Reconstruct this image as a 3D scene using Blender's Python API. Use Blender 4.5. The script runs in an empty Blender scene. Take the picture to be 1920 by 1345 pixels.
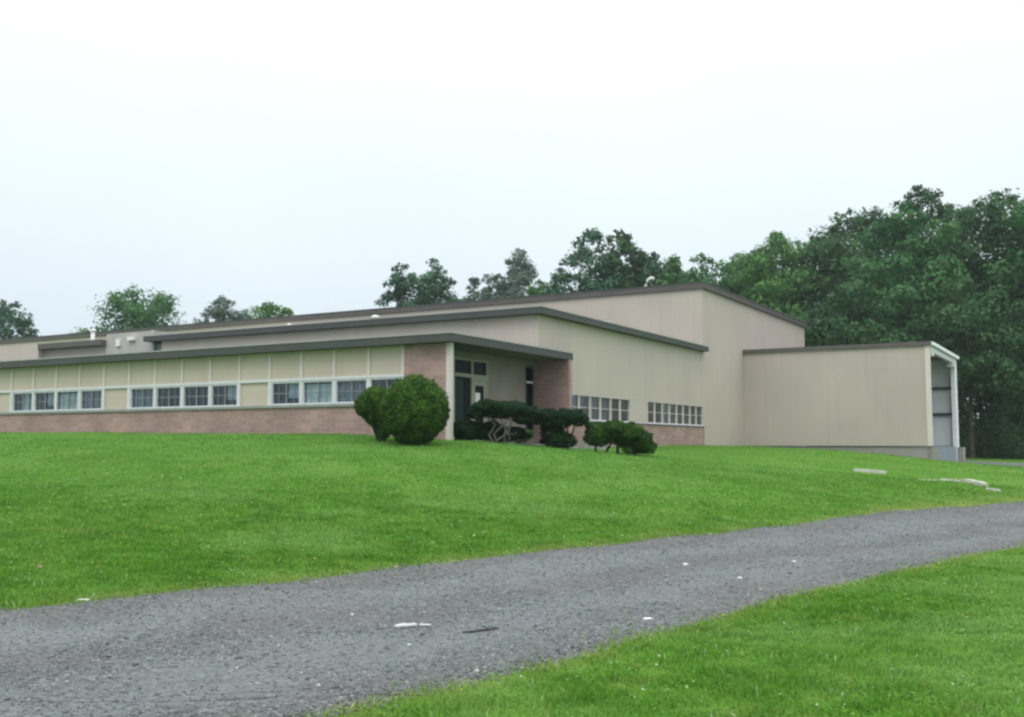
import bpy, bmesh, math, random
import numpy as np
from mathutils import Vector, Matrix, Euler

S = bpy.context.scene
COL = S.collection
# ------------------------------------------------------------------ camera
HAZE = 0.00035
F = 1940.0                      # focal length in pixels of a 1920 px wide frame
cam = bpy.data.cameras.new('camera'); cam.lens = 36.0*F/1920.0; cam.sensor_width = 36.0
cam.clip_start = 0.05; cam.clip_end = 3000
co = bpy.data.objects.new('camera', cam); COL.objects.link(co)
co.location = (0, 0, 0); co.rotation_euler = (math.radians(90+4.79), 0, 0)
S.camera = co
# ------------------------------------------------------------------ world: overcast sky
w = bpy.data.worlds.new('World'); S.world = w; w.use_nodes = True
nt = w.node_tree; N = nt.nodes; L = nt.links
for n in list(N): N.remove(n)
out = N.new('ShaderNodeOutputWorld'); bg = N.new('ShaderNodeBackground')
sky = N.new('ShaderNodeTexSky'); sky.sky_type = 'NISHITA'; sky.sun_disc = False
sky.sun_elevation = math.radians(55); sky.sun_rotation = math.radians(150)
sky.dust_density = 4; sky.air_density = 1.0
tc = N.new('ShaderNodeTexCoord'); sx = N.new('ShaderNodeSeparateXYZ'); L.new(tc.outputs['Generated'], sx.inputs[0])
rmp = N.new('ShaderNodeValToRGB'); rmp.color_ramp.interpolation = 'LINEAR'
e = rmp.color_ramp.elements
e[0].position = 0.0; e[0].color = (0.80, 0.92, 1.0, 1)
e[1].position = 1.0; e[1].color = (3.0, 3.02, 3.05, 1)
a = e.new(0.10); a.color = (0.82, 0.94, 1.02, 1)
a = e.new(0.20); a.color = (0.92, 1.03, 1.07, 1)
a = e.new(0.34); a.color = (1.06, 1.12, 1.12, 1)
a = e.new(0.60); a.color = (1.75, 1.80, 1.83, 1)
L.new(sx.outputs['Z'], rmp.inputs[0])
no = N.new('ShaderNodeTexNoise'); no.inputs['Scale'].default_value = 1.6; no.inputs['Detail'].default_value = 4
L.new(tc.outputs['Generated'], no.inputs['Vector'])
mr = N.new('ShaderNodeMapRange'); mr.inputs[1].default_value = .3; mr.inputs[2].default_value = .7
mr.inputs[3].default_value = .95; mr.inputs[4].default_value = 1.06
L.new(no.outputs['Fac'], mr.inputs[0])
mu = N.new('ShaderNodeVectorMath'); mu.operation = 'SCALE'; L.new(rmp.outputs[0], mu.inputs[0]); L.new(mr.outputs[0], mu.inputs['Scale'])
sk = N.new('ShaderNodeVectorMath'); sk.operation = 'SCALE'; sk.inputs['Scale'].default_value = 0.1
L.new(sky.outputs[0], sk.inputs[0])
mx = N.new('ShaderNodeMix'); mx.data_type = 'RGBA'; mx.inputs[0].default_value = 0.90     # thick cloud over the blue
L.new(sk.outputs[0], mx.inputs[6]); L.new(mu.outputs[0], mx.inputs[7])
L.new(mx.outputs[2], bg.inputs[0]); bg.inputs[1].default_value = 1.0
L.new(bg.outputs[0], out.inputs[0])
# ------------------------------------------------------------------ sun behind cloud
sd = bpy.data.lights.new('sun', 'SUN'); sd.energy = 0.9; sd.angle = math.radians(25); sd.color = (1, .97, .92)
so = bpy.data.objects.new('sun', sd); COL.objects.link(so)
so.rotation_euler = (math.radians(30), math.radians(-12), 0)
so.location = (0, -20, 60)
S.view_settings.view_transform = 'Standard'; S.view_settings.look = 'None'
S.view_settings.exposure = 0.0; S.view_settings.gamma = 1.0
S.render.engine = 'CYCLES'
S.cycles.filter_width = 2.5
S.cycles.max_bounces = 6; S.cycles.transparent_max_bounces = 12
S.cycles.volume_bounces = 0

# ================================================================== helpers
def link(o, parent=None):
    COL.objects.link(o)
    if parent is not None: o.parent = parent
    return o

def tag(o, label=None, cat=None, group=None, kind=None):
    if label: o['label'] = label
    if cat: o['category'] = cat
    if group: o['group'] = group
    if kind: o['kind'] = kind
    return o

def empty(name, loc, rz=0, parent=None):
    o = bpy.data.objects.new(name, None); o.empty_display_size = .3
    o.location = loc; o.rotation_euler = (0, 0, rz)
    return link(o, parent)

def bmobj(name, bm, mat, parent=None, smooth=False):
    me = bpy.data.meshes.new(name); bm.normal_update(); bm.to_mesh(me); bm.free()
    me.materials.append(mat)
    if smooth:
        for p in me.polygons: p.use_smooth = True
    return link(bpy.data.objects.new(name, me), parent)

def npobj(name, V, Fc, mat, parent=None, smooth=False, n=None):
    """V (k,3), Fc (m,n) array of faces"""
    me = bpy.data.meshes.new(name)
    V = np.asarray(V, dtype=np.float32); Fc = np.asarray(Fc, dtype=np.int32)
    me.vertices.add(len(V)); me.vertices.foreach_set('co', V.ravel())
    k = Fc.shape[1]
    me.loops.add(Fc.size); me.loops.foreach_set('vertex_index', Fc.ravel())
    me.polygons.add(len(Fc)); me.polygons.foreach_set('loop_start', np.arange(0, Fc.size, k, dtype=np.int32))
    if smooth: me.polygons.foreach_set('use_smooth', np.ones(len(Fc), dtype=bool))
    me.update(calc_edges=True)
    me.materials.append(mat)
    return link(bpy.data.objects.new(name, me), parent)

def box(bm, x0, x1, y0, y1, z0, z1):
    if x0 > x1: x0, x1 = x1, x0
    vs = [bm.verts.new((x, y, z)) for z in (z0, z1) for x, y in ((x0, y0), (x1, y0), (x1, y1), (x0, y1))]
    for f in ((3, 2, 1, 0), (4, 5, 6, 7), (0, 1, 5, 4), (1, 2, 6, 5), (2, 3, 7, 6), (3, 0, 4, 7)):
        bm.faces.new([vs[i] for i in f])

def ub(bm, u0, u1, v0, v1, z0, z1): box(bm, -u1, -u0, v0, v1, z0, z1)

def ubox(name, mat, parent, *args):
    bm = bmesh.new()
    if isinstance(args[0], (tuple, list)):
        for a in args: ub(bm, *a)
    else: ub(bm, *args)
    return bmobj(name, bm, mat, parent)

def tube(bm, pts, radii, seg=8, cap=True):
    rings = []
    pts = [Vector(p) for p in pts]
    for i, p in enumerate(pts):
        d = (pts[min(i+1, len(pts)-1)]-pts[max(i-1, 0)]).normalized()
        up = Vector((0, 0, 1)) if abs(d.z) < .9 else Vector((1, 0, 0))
        a = d.cross(up).normalized(); b = d.cross(a)
        r = radii[i] if hasattr(radii, '__len__') else radii
        rings.append([bm.verts.new(p+a*math.cos(2*math.pi*k/seg)*r+b*math.sin(2*math.pi*k/seg)*r) for k in range(seg)])
    for i in range(len(rings)-1):
        for k in range(seg):
            bm.faces.new((rings[i][k], rings[i][(k+1) % seg], rings[i+1][(k+1) % seg], rings[i+1][k]))
    if cap:
        bm.faces.new(rings[0][::-1]); bm.faces.new(rings[-1])

# ------------------------------------------------------------------ materials
def newmat(name):
    m = bpy.data.materials.new(name); m.use_nodes = True
    nt = m.node_tree
    for n in list(nt.nodes): nt.nodes.remove(n)
    o = nt.nodes.new('ShaderNodeOutputMaterial')
    return m, nt, o

def node(nt, typ, ins=None, **kw):
    n = nt.nodes.new(typ)
    for k, v in kw.items(): setattr(n, k, v)
    for k, v in (ins or {}).items():
        if isinstance(v, bpy.types.NodeSocket): nt.links.new(v, n.inputs[k])
        else: n.inputs[k].default_value = v
    return n

def noise(nt, vec, scale, detail=3, rough=.55):
    return node(nt, 'ShaderNodeTexNoise', {'Vector': vec, 'Scale': scale, 'Detail': detail, 'Roughness': rough}).outputs['Fac']

def rng(nt, v, a, b, c, d):
    return node(nt, 'ShaderNodeMapRange', {0: v, 1: a, 2: b, 3: c, 4: d}).outputs[0]

def mixc(nt, f, a, b, blend='MIX'):
    n = node(nt, 'ShaderNodeMix', data_type='RGBA', blend_type=blend)
    for i, v in ((0, f), (6, a), (7, b)):
        if isinstance(v, bpy.types.NodeSocket): nt.links.new(v, n.inputs[i])
        else: n.inputs[i].default_value = v if i == 0 else (*v, 1) if len(v) == 3 else v
    return n.outputs[2]

def plain(name, col, rough=.7, var=.12, scale=2.0, stain=None, bump=0.0, bscale=30, streak=False, spec=.3, metal=0):
    """painted / mineral surface with large blotches, fine grain and vertical weather streaks"""
    m, nt, o = newmat(name)
    P = node(nt, 'ShaderNodeBsdfPrincipled', {'Roughness': rough, 'Specular IOR Level': spec, 'Metallic': metal})
    g = node(nt, 'ShaderNodeNewGeometry').outputs['Position']
    n1 = noise(nt, g, scale, 4)
    f = rng(nt, n1, .3, .7, 0, 1)
    c = mixc(nt, f, tuple(x*(1-var) for x in col), tuple(x*(1+var) for x in col))
    n2 = noise(nt, g, scale*14, 3)
    c = mixc(nt, rng(nt, n2, .35, .65, 0, .25), c, tuple(x*.8 for x in col))
    if streak:
        sc = node(nt, 'ShaderNodeVectorMath', {0: g, 1: (3.2, 3.2, .18)}, operation='MULTIPLY').outputs[0]
        n3 = noise(nt, sc, 1.0, 4)
        c = mixc(nt, rng(nt, n3, .52, .75, 0, .30), c, stain or tuple(x*.72 for x in col))
    nt.links.new(c, P.inputs['Base Color'])
    if bump:
        b = node(nt, 'ShaderNodeBump', {'Strength': bump, 'Distance': .02, 'Height': noise(nt, g, bscale, 3)})
        nt.links.new(b.outputs[0], P.inputs['Normal'])
    nt.links.new(P.outputs[0], o.inputs[0])
    return m

def siding(name, col, rib=.30):
    """ribbed metal siding, vertical, painted; sheet joints and weather streaks; uses object-space (building axes)"""
    m, nt, o = newmat(name)
    P = node(nt, 'ShaderNodeBsdfPrincipled', {'Roughness': .62, 'Specular IOR Level': .3})
    tc = node(nt, 'ShaderNodeTexCoord').outputs['Object']
    s = node(nt, 'ShaderNodeSeparateXYZ', {0: tc})
    xy = node(nt, 'ShaderNodeMath', {0: s.outputs[0], 1: s.outputs[1]}, operation='ADD').outputs[0]
    saw = node(nt, 'ShaderNodeMath', {0: xy, 1: rib}, operation='PINGPONG').outputs[0]
    groove = rng(nt, saw, 0, .035, 0, 1)
    # broad sheets, each a shade off its neighbours
    sh = node(nt, 'ShaderNodeMath', {0: xy, 1: 1.2}, operation='DIVIDE').outputs[0]
    fl = node(nt, 'ShaderNodeMath', {0: sh}, operation='FLOOR').outputs[0]
    wn = node(nt, 'ShaderNodeTexWhiteNoise', {'W': fl}, noise_dimensions='1D').outputs['Value']
    n1 = noise(nt, tc, .35, 4)
    c = mixc(nt, rng(nt, n1, .3, .7, 0, 1), tuple(x*.93 for x in col), tuple(x*1.06 for x in (col[0]*1.0, col[1]*.985, col[2]*.97)))
    c = mixc(nt, rng(nt, wn, 0, 1, 0, .09), c, tuple(x*.62 for x in col))
    sc = node(nt, 'ShaderNodeVectorMath', {0: tc, 1: (2.6, 2.6, .12)}, operation='MULTIPLY').outputs[0]
    c = mixc(nt, rng(nt, noise(nt, sc, 1.3, 4), .5, .8, 0, .22), c, tuple(x*.66 for x in col))
    c = mixc(nt, rng(nt, groove, 0, 1, .10, 0), c, tuple(x*.6 for x in col))
    nt.links.new(c, P.inputs['Base Color'])
    b = node(nt, 'ShaderNodeBump', {'Strength': .25, 'Distance': .02, 'Height': groove})
    nt.links.new(b.outputs[0], P.inputs['Normal'])
    nt.links.new(P.outputs[0], o.inputs[0])
    return m

def brick(name, col, col2, mortar):
    m, nt, o = newmat(name)
    P = node(nt, 'ShaderNodeBsdfPrincipled', {'Roughness': .9, 'Specular IOR Level': .15})
    tc = node(nt, 'ShaderNodeTexCoord').outputs['Object']
    s = node(nt, 'ShaderNodeSeparateXYZ', {0: tc})
    xy = node(nt, 'ShaderNodeMath', {0: s.outputs[0], 1: s.outputs[1]}, operation='ADD').outputs[0]
    v = node(nt, 'ShaderNodeCombineXYZ', {0: xy, 1: s.outputs[2], 2: 0.0}).outputs[0]
    bt = node(nt, 'ShaderNodeTexBrick', {'Vector': v, 'Color1': (*col, 1), 'Color2': (*col2, 1), 'Mortar': (*mortar, 1),
              'Scale': 1.0, 'Mortar Size': .012, 'Mortar Smooth': .3, 'Brick Width': .42, 'Row Height': .145, 'Bias': 0.0})
    c = mixc(nt, rng(nt, noise(nt, tc, 1.1, 5), .35, .65, 0, .6), bt.outputs['Color'], tuple(x*.72 for x in col2))
    c = mixc(nt, rng(nt, noise(nt, tc, 9, 3), .4, .65, 0, .3), c, (col[0]*1.25, col[1]*1.15, col[2]*1.05))
    nt.links.new(c, P.inputs['Base Color'])
    b = node(nt, 'ShaderNodeBump', {'Strength': .8, 'Distance': .02, 'Height': bt.outputs['Fac']}, invert=True)
    nt.links.new(b.outputs[0], P.inputs['Normal'])
    nt.links.new(P.outputs[0], o.inputs[0])
    return m

def glass(name, tint=(.80, .86, .90), refl=1.0):
    m, nt, o = newmat(name)
    t = node(nt, 'ShaderNodeBsdfTransparent', {'Color': (*tint, 1)})
    g = node(nt, 'ShaderNodeBsdfGlossy', {'Color': (.60*refl, .66*refl, .70*refl, 1), 'Roughness': .04})
    gp = node(nt, 'ShaderNodeNewGeometry').outputs['Position']
    b = node(nt, 'ShaderNodeBump', {'Strength': .12, 'Distance': .02, 'Height': noise(nt, gp, 1.7, 2)})
    nt.links.new(b.outputs[0], g.inputs['Normal'])
    fc = node(nt, 'ShaderNodeLayerWeight', {'Blend': .5}).outputs['Facing']
    fr = node(nt, 'ShaderNodeMath', {0: fc, 1: 4.0}, operation='POWER').outputs[0]
    fm = rng(nt, fr, 0, 1, .07*refl, 1.0)
    mxs = nt.nodes.new('ShaderNodeMixShader'); nt.links.new(fm, mxs.inputs[0]); nt.links.new(t.outputs[0], mxs.inputs[1]); nt.links.new(g.outputs[0], mxs.inputs[2])
    nt.links.new(mxs.outputs[0], o.inputs[0])
    return m

def leafmat(name, dark, light, clump=.9, trans=.22, rough=.6):
    """each leaf face its own tone, plus species-wide light and dark clumps"""
    m, nt, o = newmat(name)
    g = node(nt, 'ShaderNodeNewGeometry')
    n1 = noise(nt, g.outputs['Position'], clump, 3)
    c = mixc(nt, rng(nt, n1, .35, .65, 0, 1), dark, light)
    r = g.outputs['Random Per Island']
    c = mixc(nt, rng(nt, r, 0, 1, 0, .70), c, tuple(x*.5 for x in dark))
    c = mixc(nt, rng(nt, r, .86, 1, 0, .6), c, (light[0]*1.35, light[1]*1.3, light[2]*1.2))
    d = node(nt, 'ShaderNodeBsdfPrincipled', {'Base Color': c, 'Roughness': rough, 'Specular IOR Level': .08})
    t = node(nt, 'ShaderNodeBsdfTranslucent', {'Color': c})
    mxs = node(nt, 'ShaderNodeMixShader', {0: trans, 1: d.outputs[0], 2: t.outputs[0]})
    nt.links.new(mxs.outputs[0], o.inputs[0])
    return m

M = {}
M['wall'] = siding('tan_siding', (.500, .443, .402))
M['wing'] = siding('wing_siding', (.455, .402, .368), .25)
M['panel'] = plain('cream_panel', (.515, .455, .385), .7, .05, .9, streak=True)
M['batten'] = plain('pale_batten', (.63, .57, .55), .7, .05, 2)
M['trim'] = plain('white_trim', (.64, .65, .69), .5, .06, 3)
M['brick'] = brick('pink_brick', (.45, .295, .275), (.29, .215, .195), (.42, .36, .33))
M['fascia'] = plain('dark_fascia', (.064, .074, .071), .55, .10, 1.2, streak=True)
M['hifascia'] = plain('brown_fascia', (.105, .096, .094), .6, .10, 1.2)
M['drip'] = plain('metal_drip_edge', (.36, .37, .36), .5, .1, 2)
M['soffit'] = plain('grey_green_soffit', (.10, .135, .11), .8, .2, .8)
M['sill'] = plain('grey_sill', (.26, .30, .275), .8, .1, 3)
M['darkwall'] = plain('shaded_partition', (.11, .11, .10), .9, .1, 1)
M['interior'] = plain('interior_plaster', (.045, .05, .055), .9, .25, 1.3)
M['concrete'] = plain('concrete', (.30, .285, .27), .9, .16, 1.6, streak=True, bump=.3)
M['bluegrey'] = plain('blue_grey_dock', (.24, .29, .32), .8, .14, 1.4, streak=True)
M['dockwall'] = plain('pale_dock_lining', (.84, .87, .88), .7, .05, 1.0, streak=True)
M['steel'] = plain('painted_steel', (.06, .085, .10), .5, .1, 2)
M['white'] = plain('white_paint', (.72, .74, .73), .5, .06, 3)
M['grey'] = plain('unit_grey', (.42, .41, .385), .6, .08, 1.2, streak=True)
M['curtain'] = plain('curtain_cloth', (.75, .76, .70), .9, .18, 4)
M['blind'] = plain('dusty_blind', (.50, .53, .55), .8, .25, 5)
M['muntin'] = plain('grey_muntin', (.23, .25, .27), .6, .1, 4)
M['door'] = plain('cream_door_frame', (.34, .345, .28), .6, .08, 2)
M['bark'] = plain('bark', (.075, .062, .05), .95, .3, 2.2, bump=.6, bscale=12)
M['palebark'] = plain('weathered_pale_stem', (.17, .16, .145), .9, .3, 6, bump=.4)
M['darkbark'] = plain('dark_stem', (.04, .034, .03), .95, .3, 5)
M['glass'] = glass('window_glass')
M['dglass'] = glass('entrance_glass', (.40, .52, .46), .28)
M['stone'] = plain('limestone_chip', (.55, .56, .54), .85, .2, 20)
M['twig'] = plain('dark_twig', (.05, .045, .04), .9, .2, 20)
M['paper'] = plain('white_paper', (.80, .80, .78), .8, .06, 20)
M['leafdry'] = plain('dry_leaf', (.45, .36, .26), .8, .2, 20)

# ================================================================== terrain
ctl = []
def C_(x, y, z): ctl.append((x, y, z))
for x, y in ((-25, -12), (-12, 0), (-4, 8), (1, 13), (6, 18), (12, 24), (20, 31), (30, 38), (38, 48), (0, 7), (4.2, 12), (8, 16), (0, 0), (10, -8), (15, 10), (25, 20), (45, 35), (-20, 5), (60, 60)):
    C_(x, y, -1.62)
RZ = math.radians(-30); CX, CY = -1.87, 31.5
def W2(u, v):                         # building axes -> world
    return (CX - .8660*u + .5*v, CY + .5*u + .8660*v)
for u, v, z in ((30, .3, .56), (22, .3, .50), (15, .3, .46), (9, .3, .42), (3, .3, .30), (0, .2, .12), (-.3, 4, .04), (-.2, 8.3, -.06), (0, 15, -.06), (0, 22, -.02),
                (0, 29, -.10), (-5, 29, -.28), (-9.6, 29, -.72), (-10, 34, -.92), (-10, 40, -1.05), (-14, 40, -1.2), (-18, 32, -1.35),
                (40, .3, .6), (20, 20, .3), (20, 45, 0), (0, 45, -.6), (-12, 55, -1.0), (60, 40, .4), (80, 90, .5)):
    x, y = W2(u, v); C_(x, y, z)
for x, y, z in ((-14, 22, -.58), (-6, 22, -.62), (2, 24, -.80), (9, 31, -.92), (16, 38, -1.05), (-22, 22, -.50), (120, 120, -1.0), (-120, 100, .5), (0, 250, .5),
                (40, 80, -1.1), (-80, 20, -.6), (80, 0, -1.6), (-60, -40, -1.8), (60, -60, -1.6), (-200, 300, 2), (250, 300, 0)):
    C_(x, y, z)
ctl = np.array(ctl)
def _k(d2): return np.sqrt(d2+4.0)
_A = _k(((ctl[:, None, :2]-ctl[None, :, :2])**2).sum(-1))
_n = len(ctl)
_B = np.zeros((_n+1, _n+1)); _B[:_n, :_n] = _A + 0.02*np.eye(_n); _B[:_n, _n] = 1; _B[_n, :_n] = 1
_wt = np.linalg.solve(_B, np.append(ctl[:, 2], 0))
def gz(x, y):
    x = np.atleast_1d(np.asarray(x, float)); y = np.atleast_1d(np.asarray(y, float))
    o = np.empty(x.shape)
    xf, yf, of = x.ravel(), y.ravel(), o.ravel()
    for i in range(0, len(xf), 20000):
        s = slice(i, i+20000)
        of[s] = _k((xf[s, None]-ctl[None, :, 0])**2+(yf[s, None]-ctl[None, :, 1])**2) @ _wt[:_n] + _wt[_n]
    o = of.reshape(x.shape)
    return o + .035*np.sin(x*.55+1.2)*np.sin(y*.47) + .012*np.sin(x*1.9+y*1.3)
def g1(x, y): return float(gz(x, y)[0])

def on_ground(px, py):
    """where the ground lies along a line of sight of the photograph"""
    t = math.radians(4.79)
    a, b = (px-960)/F, -(py-672.5)/F
    d = Vector((a, math.cos(t)-b*math.sin(t), math.sin(t)+b*math.cos(t)))
    r = 4.0
    while r < 200:
        p = d*r
        if p.z < g1(p.x, p.y): break
        r += .03
    return p.x, p.y

# road edges as polylines
far_e = [(-30, -15), (-14, 1)] + [on_ground(*q) for q in ((0, 1143), (150, 1129), (400, 1100), (640, 1076), (860, 1050), (1000, 1034), (1200, 1014), (1400, 992), (1600, 968), (1760, 951), (1920, 939))] + [(22.5, 36.5), (28.5, 44), (29.5, 50), (26.5, 54), (20.6, 53.8)]
near_e = [(-24, -20), (-9, -3.2)] + [on_ground(*q) for q in ((610, 1345), (800, 1302), (1000, 1251), (1120, 1219), (1240, 1186), (1400, 1143), (1500, 1115), (1700, 1072), (1920, 1028))] + [(16, 23.2), (27, 32.5), (37, 45), (41, 62), (28, 66)]
def resample(P, n):
    P = np.array(P, float)
    # Catmull-Rom
    Q = []
    E = np.vstack([2*P[0]-P[1], P, 2*P[-1]-P[-2]])
    for i in range(1, len(E)-2):
        for t in np.linspace(0, 1, 24, endpoint=False):
            p0, p1, p2, p3 = E[i-1], E[i], E[i+1], E[i+2]
            Q.append(.5*((2*p1)+(-p0+p2)*t+(2*p0-5*p1+4*p2-p3)*t*t+(-p0+3*p1-3*p2+p3)*t**3))
    Q.append(P[-1]); Q = np.array(Q)
    s = np.append(0, np.cumsum(np.hypot(*np.diff(Q, axis=0).T)))
    t = np.linspace(0, s[-1], n)
    return np.c_[np.interp(t, s, Q[:, 0]), np.interp(t, s, Q[:, 1])]
NR = 900
fe, ne = resample(far_e, NR), resample(near_e, NR)
rs = np.random.RandomState(5)
def jag(n, seed, amp):
    r = np.random.RandomState(seed); o = np.zeros(n)
    for f, a in ((9, .5), (31, .35), (90, .3), (230, .22)):
        k = r.randn(f+2); o += a*np.interp(np.linspace(0, f+1, n), np.arange(f+2), k)
    return o*amp
dirv = (ne-fe)/np.linalg.norm(ne-fe, axis=1)[:, None]
fe = fe+dirv*jag(NR, 1, .09)[:, None]; ne = ne+dirv*jag(NR, 2, .13)[:, None]
ROADPOLY = np.vstack([fe, ne[::-1]])
def in_road(x, y, poly=ROADPOLY):
    x = np.asarray(x); y = np.asarray(y)
    inside = np.zeros(x.shape, bool)
    P = poly[::3] if len(poly) > 900 else poly
    x0, y0 = P[:, 0], P[:, 1]; x1, y1 = np.roll(x0, -1), np.roll(y0, -1)
    for a, b, c, d in zip(x0, y0, x1, y1):
        if b == d: continue
        m = (b > y) != (d > y)
        inside ^= m & (x < (c-a)*(y-b)/(d-b)+a)
    return inside

def lawn_mat():
    m, nt, o = newmat('lawn_turf')
    g = node(nt, 'ShaderNodeNewGeometry').outputs['Position']
    c = mixc(nt, rng(nt, noise(nt, g, .22, 4), .32, .68, 0, 1), (.052, .160, .008), (.085, .210, .022))
    c = mixc(nt, rng(nt, noise(nt, g, 1.3, 4), .35, .7, 0, .6), c, (.13, .25, .045))
    c = mixc(nt, rng(nt, noise(nt, g, 14, 4), .45, .7, 0, .5), c, (.040, .105, .008))
    c = mixc(nt, rng(nt, noise(nt, g, .55, 5), .58, .75, 0, .35), c, (.17, .20, .055))
    dr = node(nt, 'ShaderNodeAttribute', attribute_name='dry').outputs['Fac']
    c = mixc(nt, dr, c, (.24, .25, .085))
    P = node(nt, 'ShaderNodeBsdfPrincipled', {'Base Color': c, 'Roughness': .95, 'Specular IOR Level': .1})
    b = node(nt, 'ShaderNodeBump', {'Strength': .7, 'Distance': .05, 'Height': noise(nt, g, 22, 4)})
    nt.links.new(b.outputs[0], P.inputs['Normal']); nt.links.new(P.outputs[0], o.inputs[0])
    return m

def nonuni(lo, hi, c, fine, grow):
    a = [c]; s = fine
    while a[-1] < hi: a.append(a[-1]+s); s *= grow
    b = [c]; s = fine
    while b[-1] > lo: b.append(b[-1]-s); s *= grow
    return np.array(b[::-1][:-1]+a)
gx = nonuni(-600, 600, 3, .30, 1.028); gy = nonuni(-120, 700, 14, .30, 1.03)
GX, GY = np.meshgrid(gx, gy)
far = np.hypot(GX, GY-40)
GZ = gz(GX, GY); GZ = np.where(far > 350, -1.0, GZ)
ir = in_road(GX, GY)
GZ = np.where(ir, GZ-.03, GZ)
nx, ny = len(gx), len(gy)
idx = np.arange(nx*ny).reshape(ny, nx)
FQ = np.c_[idx[:-1, :-1].ravel(), idx[:-1, 1:].ravel(), idx[1:, 1:].ravel(), idx[1:, :-1].ravel()]
ground = npobj('lawn', np.c_[GX.ravel(), GY.ravel(), GZ.ravel()], FQ, lawn_mat(), smooth=True)
tag(ground, kind='structure')

def road_mat():
    m, nt, o = newmat('grey_gravel')
    g = node(nt, 'ShaderNodeNewGeometry').outputs['Position']
    vo = node(nt, 'ShaderNodeTexVoronoi', {'Vector': g, 'Scale': 32.0, 'Randomness': 1.0})
    sp = node(nt, 'ShaderNodeSeparateColor', {0: vo.outputs['Color']}).outputs[0]
    c = mixc(nt, sp, (.046, .054, .056), (.158, .172, .174))
    c = mixc(nt, rng(nt, sp, .90, 1, 0, .6), c, (.30, .275, .27))
    c = mixc(nt, rng(nt, noise(nt, g, .5, 4), .35, .65, 0, .45), c, (.125, .122, .122))
    # compacted wheel tracks follow the drive: finer and paler, browner strips between and along the edge
    lane = node(nt, 'ShaderNodeAttribute', attribute_name='lane').outputs['Vector']
    tx = node(nt, 'ShaderNodeSeparateXYZ', {0: lane}).outputs[0]
    wob = rng(nt, noise(nt, g, .6, 5), .2, .8, -.8, .8)
    tx = node(nt, 'ShaderNodeMath', {0: tx, 1: wob}, operation='ADD').outputs[0]
    for cen in (1.5, 3.8):
        dd_ = node(nt, 'ShaderNodeMath', {0: tx, 1: cen}, operation='SUBTRACT').outputs[0]
        dd_ = node(nt, 'ShaderNodeMath', {0: dd_}, operation='ABSOLUTE').outputs[0]
        c = mixc(nt, rng(nt, dd_, .25, .85, .38, 0), c, (.152, .183, .190))
    for cen, wd_ in ((2.65, .35), (.1, .6)):
        dd_ = node(nt, 'ShaderNodeMath', {0: tx, 1: cen}, operation='SUBTRACT').outputs[0]
        dd_ = node(nt, 'ShaderNodeMath', {0: dd_}, operation='ABSOLUTE').outputs[0]
        c = mixc(nt, rng(nt, dd_, wd_*.5, wd_*1.5, .32, 0), c, (.098, .098, .092))
    c = mixc(nt, rng(nt, noise(nt, g, 3.5, 5), .55, .75, 0, .35), c, (.085, .083, .078))
    P = node(nt, 'ShaderNodeBsdfPrincipled', {'Base Color': c, 'Roughness': .9, 'Specular IOR Level': .2})
    h = node(nt, 'ShaderNodeMath', {0: vo.outputs['Distance'], 1: -1.0}, operation='MULTIPLY').outputs[0]
    b = node(nt, 'ShaderNodeBump', {'Strength': .4, 'Distance': .008, 'Height': h})
    nt.links.new(b.outputs[0], P.inputs['Normal']); nt.links.new(P.outputs[0], o.inputs[0])
    return m
K = 40
t = np.linspace(0, 1, K)
RX = fe[:, None, 0]*(1-t)+ne[:, None, 0]*t; RY = fe[:, None, 1]*(1-t)+ne[:, None, 1]*t
RZz = gz(RX, RY)
edge = np.minimum(t, 1-t)*5.3
prof = np.clip(edge/.25, 0, 1)*.016-.010
RZz = RZz+prof[None, :]
idx = np.arange(NR*K).reshape(NR, K)
FQ = np.c_[idx[:-1, :-1].ravel(), idx[:-1, 1:].ravel(), idx[1:, 1:].ravel(), idx[1:, :-1].ravel()][:, ::-1]
road = npobj('gravel_road', np.c_[RX.ravel(), RY.ravel(), RZz.ravel()], FQ, road_mat(), smooth=True)
_s = np.append(0, np.cumsum(np.hypot(*np.diff((fe+ne)/2, axis=0).T)))
aa = road.data.attributes.new('lane', 'FLOAT_VECTOR', 'POINT')
_l = np.stack([np.broadcast_to(t*5.3, RX.shape), np.broadcast_to(_s[:, None], RX.shape), 0*RX], -1)
aa.data.foreach_set('vector', _l.astype(np.float32).ravel())
tag(road, kind='structure')

# loose stones on the drive (uncountable)
def stones_mat():
    m, nt, o = newmat('loose_stone')
    g = node(nt, 'ShaderNodeNewGeometry')
    r = g.outputs['Random Per Island']
    c = mixc(nt, r, (.062, .072, .074), (.225, .240, .240))
    c = mixc(nt, rng(nt, r, .93, 1, 0, .9), c, (.40, .37, .35))
    P = node(nt, 'ShaderNodeBsdfPrincipled', {'Base Color': c, 'Roughness': .85, 'Specular IOR Level': .2})
    nt.links.new(P.outputs[0], o.inputs[0]); return m
r = np.random.RandomState(3)
n = 240000
d = 5 + 25*r.rand(n)**1.5; ang = r.uniform(-.72, .62, n)
X = d*np.tan(ang)*.9; Y = d
k = in_road(X+.10*r.randn(n), Y+.10*r.randn(n)); X, Y, d = X[k], Y[k], d[k]
def tacross(x, y):
    o = np.zeros(len(x))
    for i in range(0, len(x), 20000):
        q = slice(i, i+20000)
        a_ = np.sqrt(((x[q, None]-fe[None, ::5, 0])**2+(y[q, None]-fe[None, ::5, 1])**2).min(1))
        b_ = np.sqrt(((x[q, None]-ne[None, ::5, 0])**2+(y[q, None]-ne[None, ::5, 1])**2).min(1))
        o[q] = a_/(a_+b_)
    return o
_t = tacross(X, Y)+.05*np.sin(X*.9+Y*.6)
_p = 1-.40*(np.exp(-((_t-.28)/.10)**2)+np.exp(-((_t-.72)/.10)**2))
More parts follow.
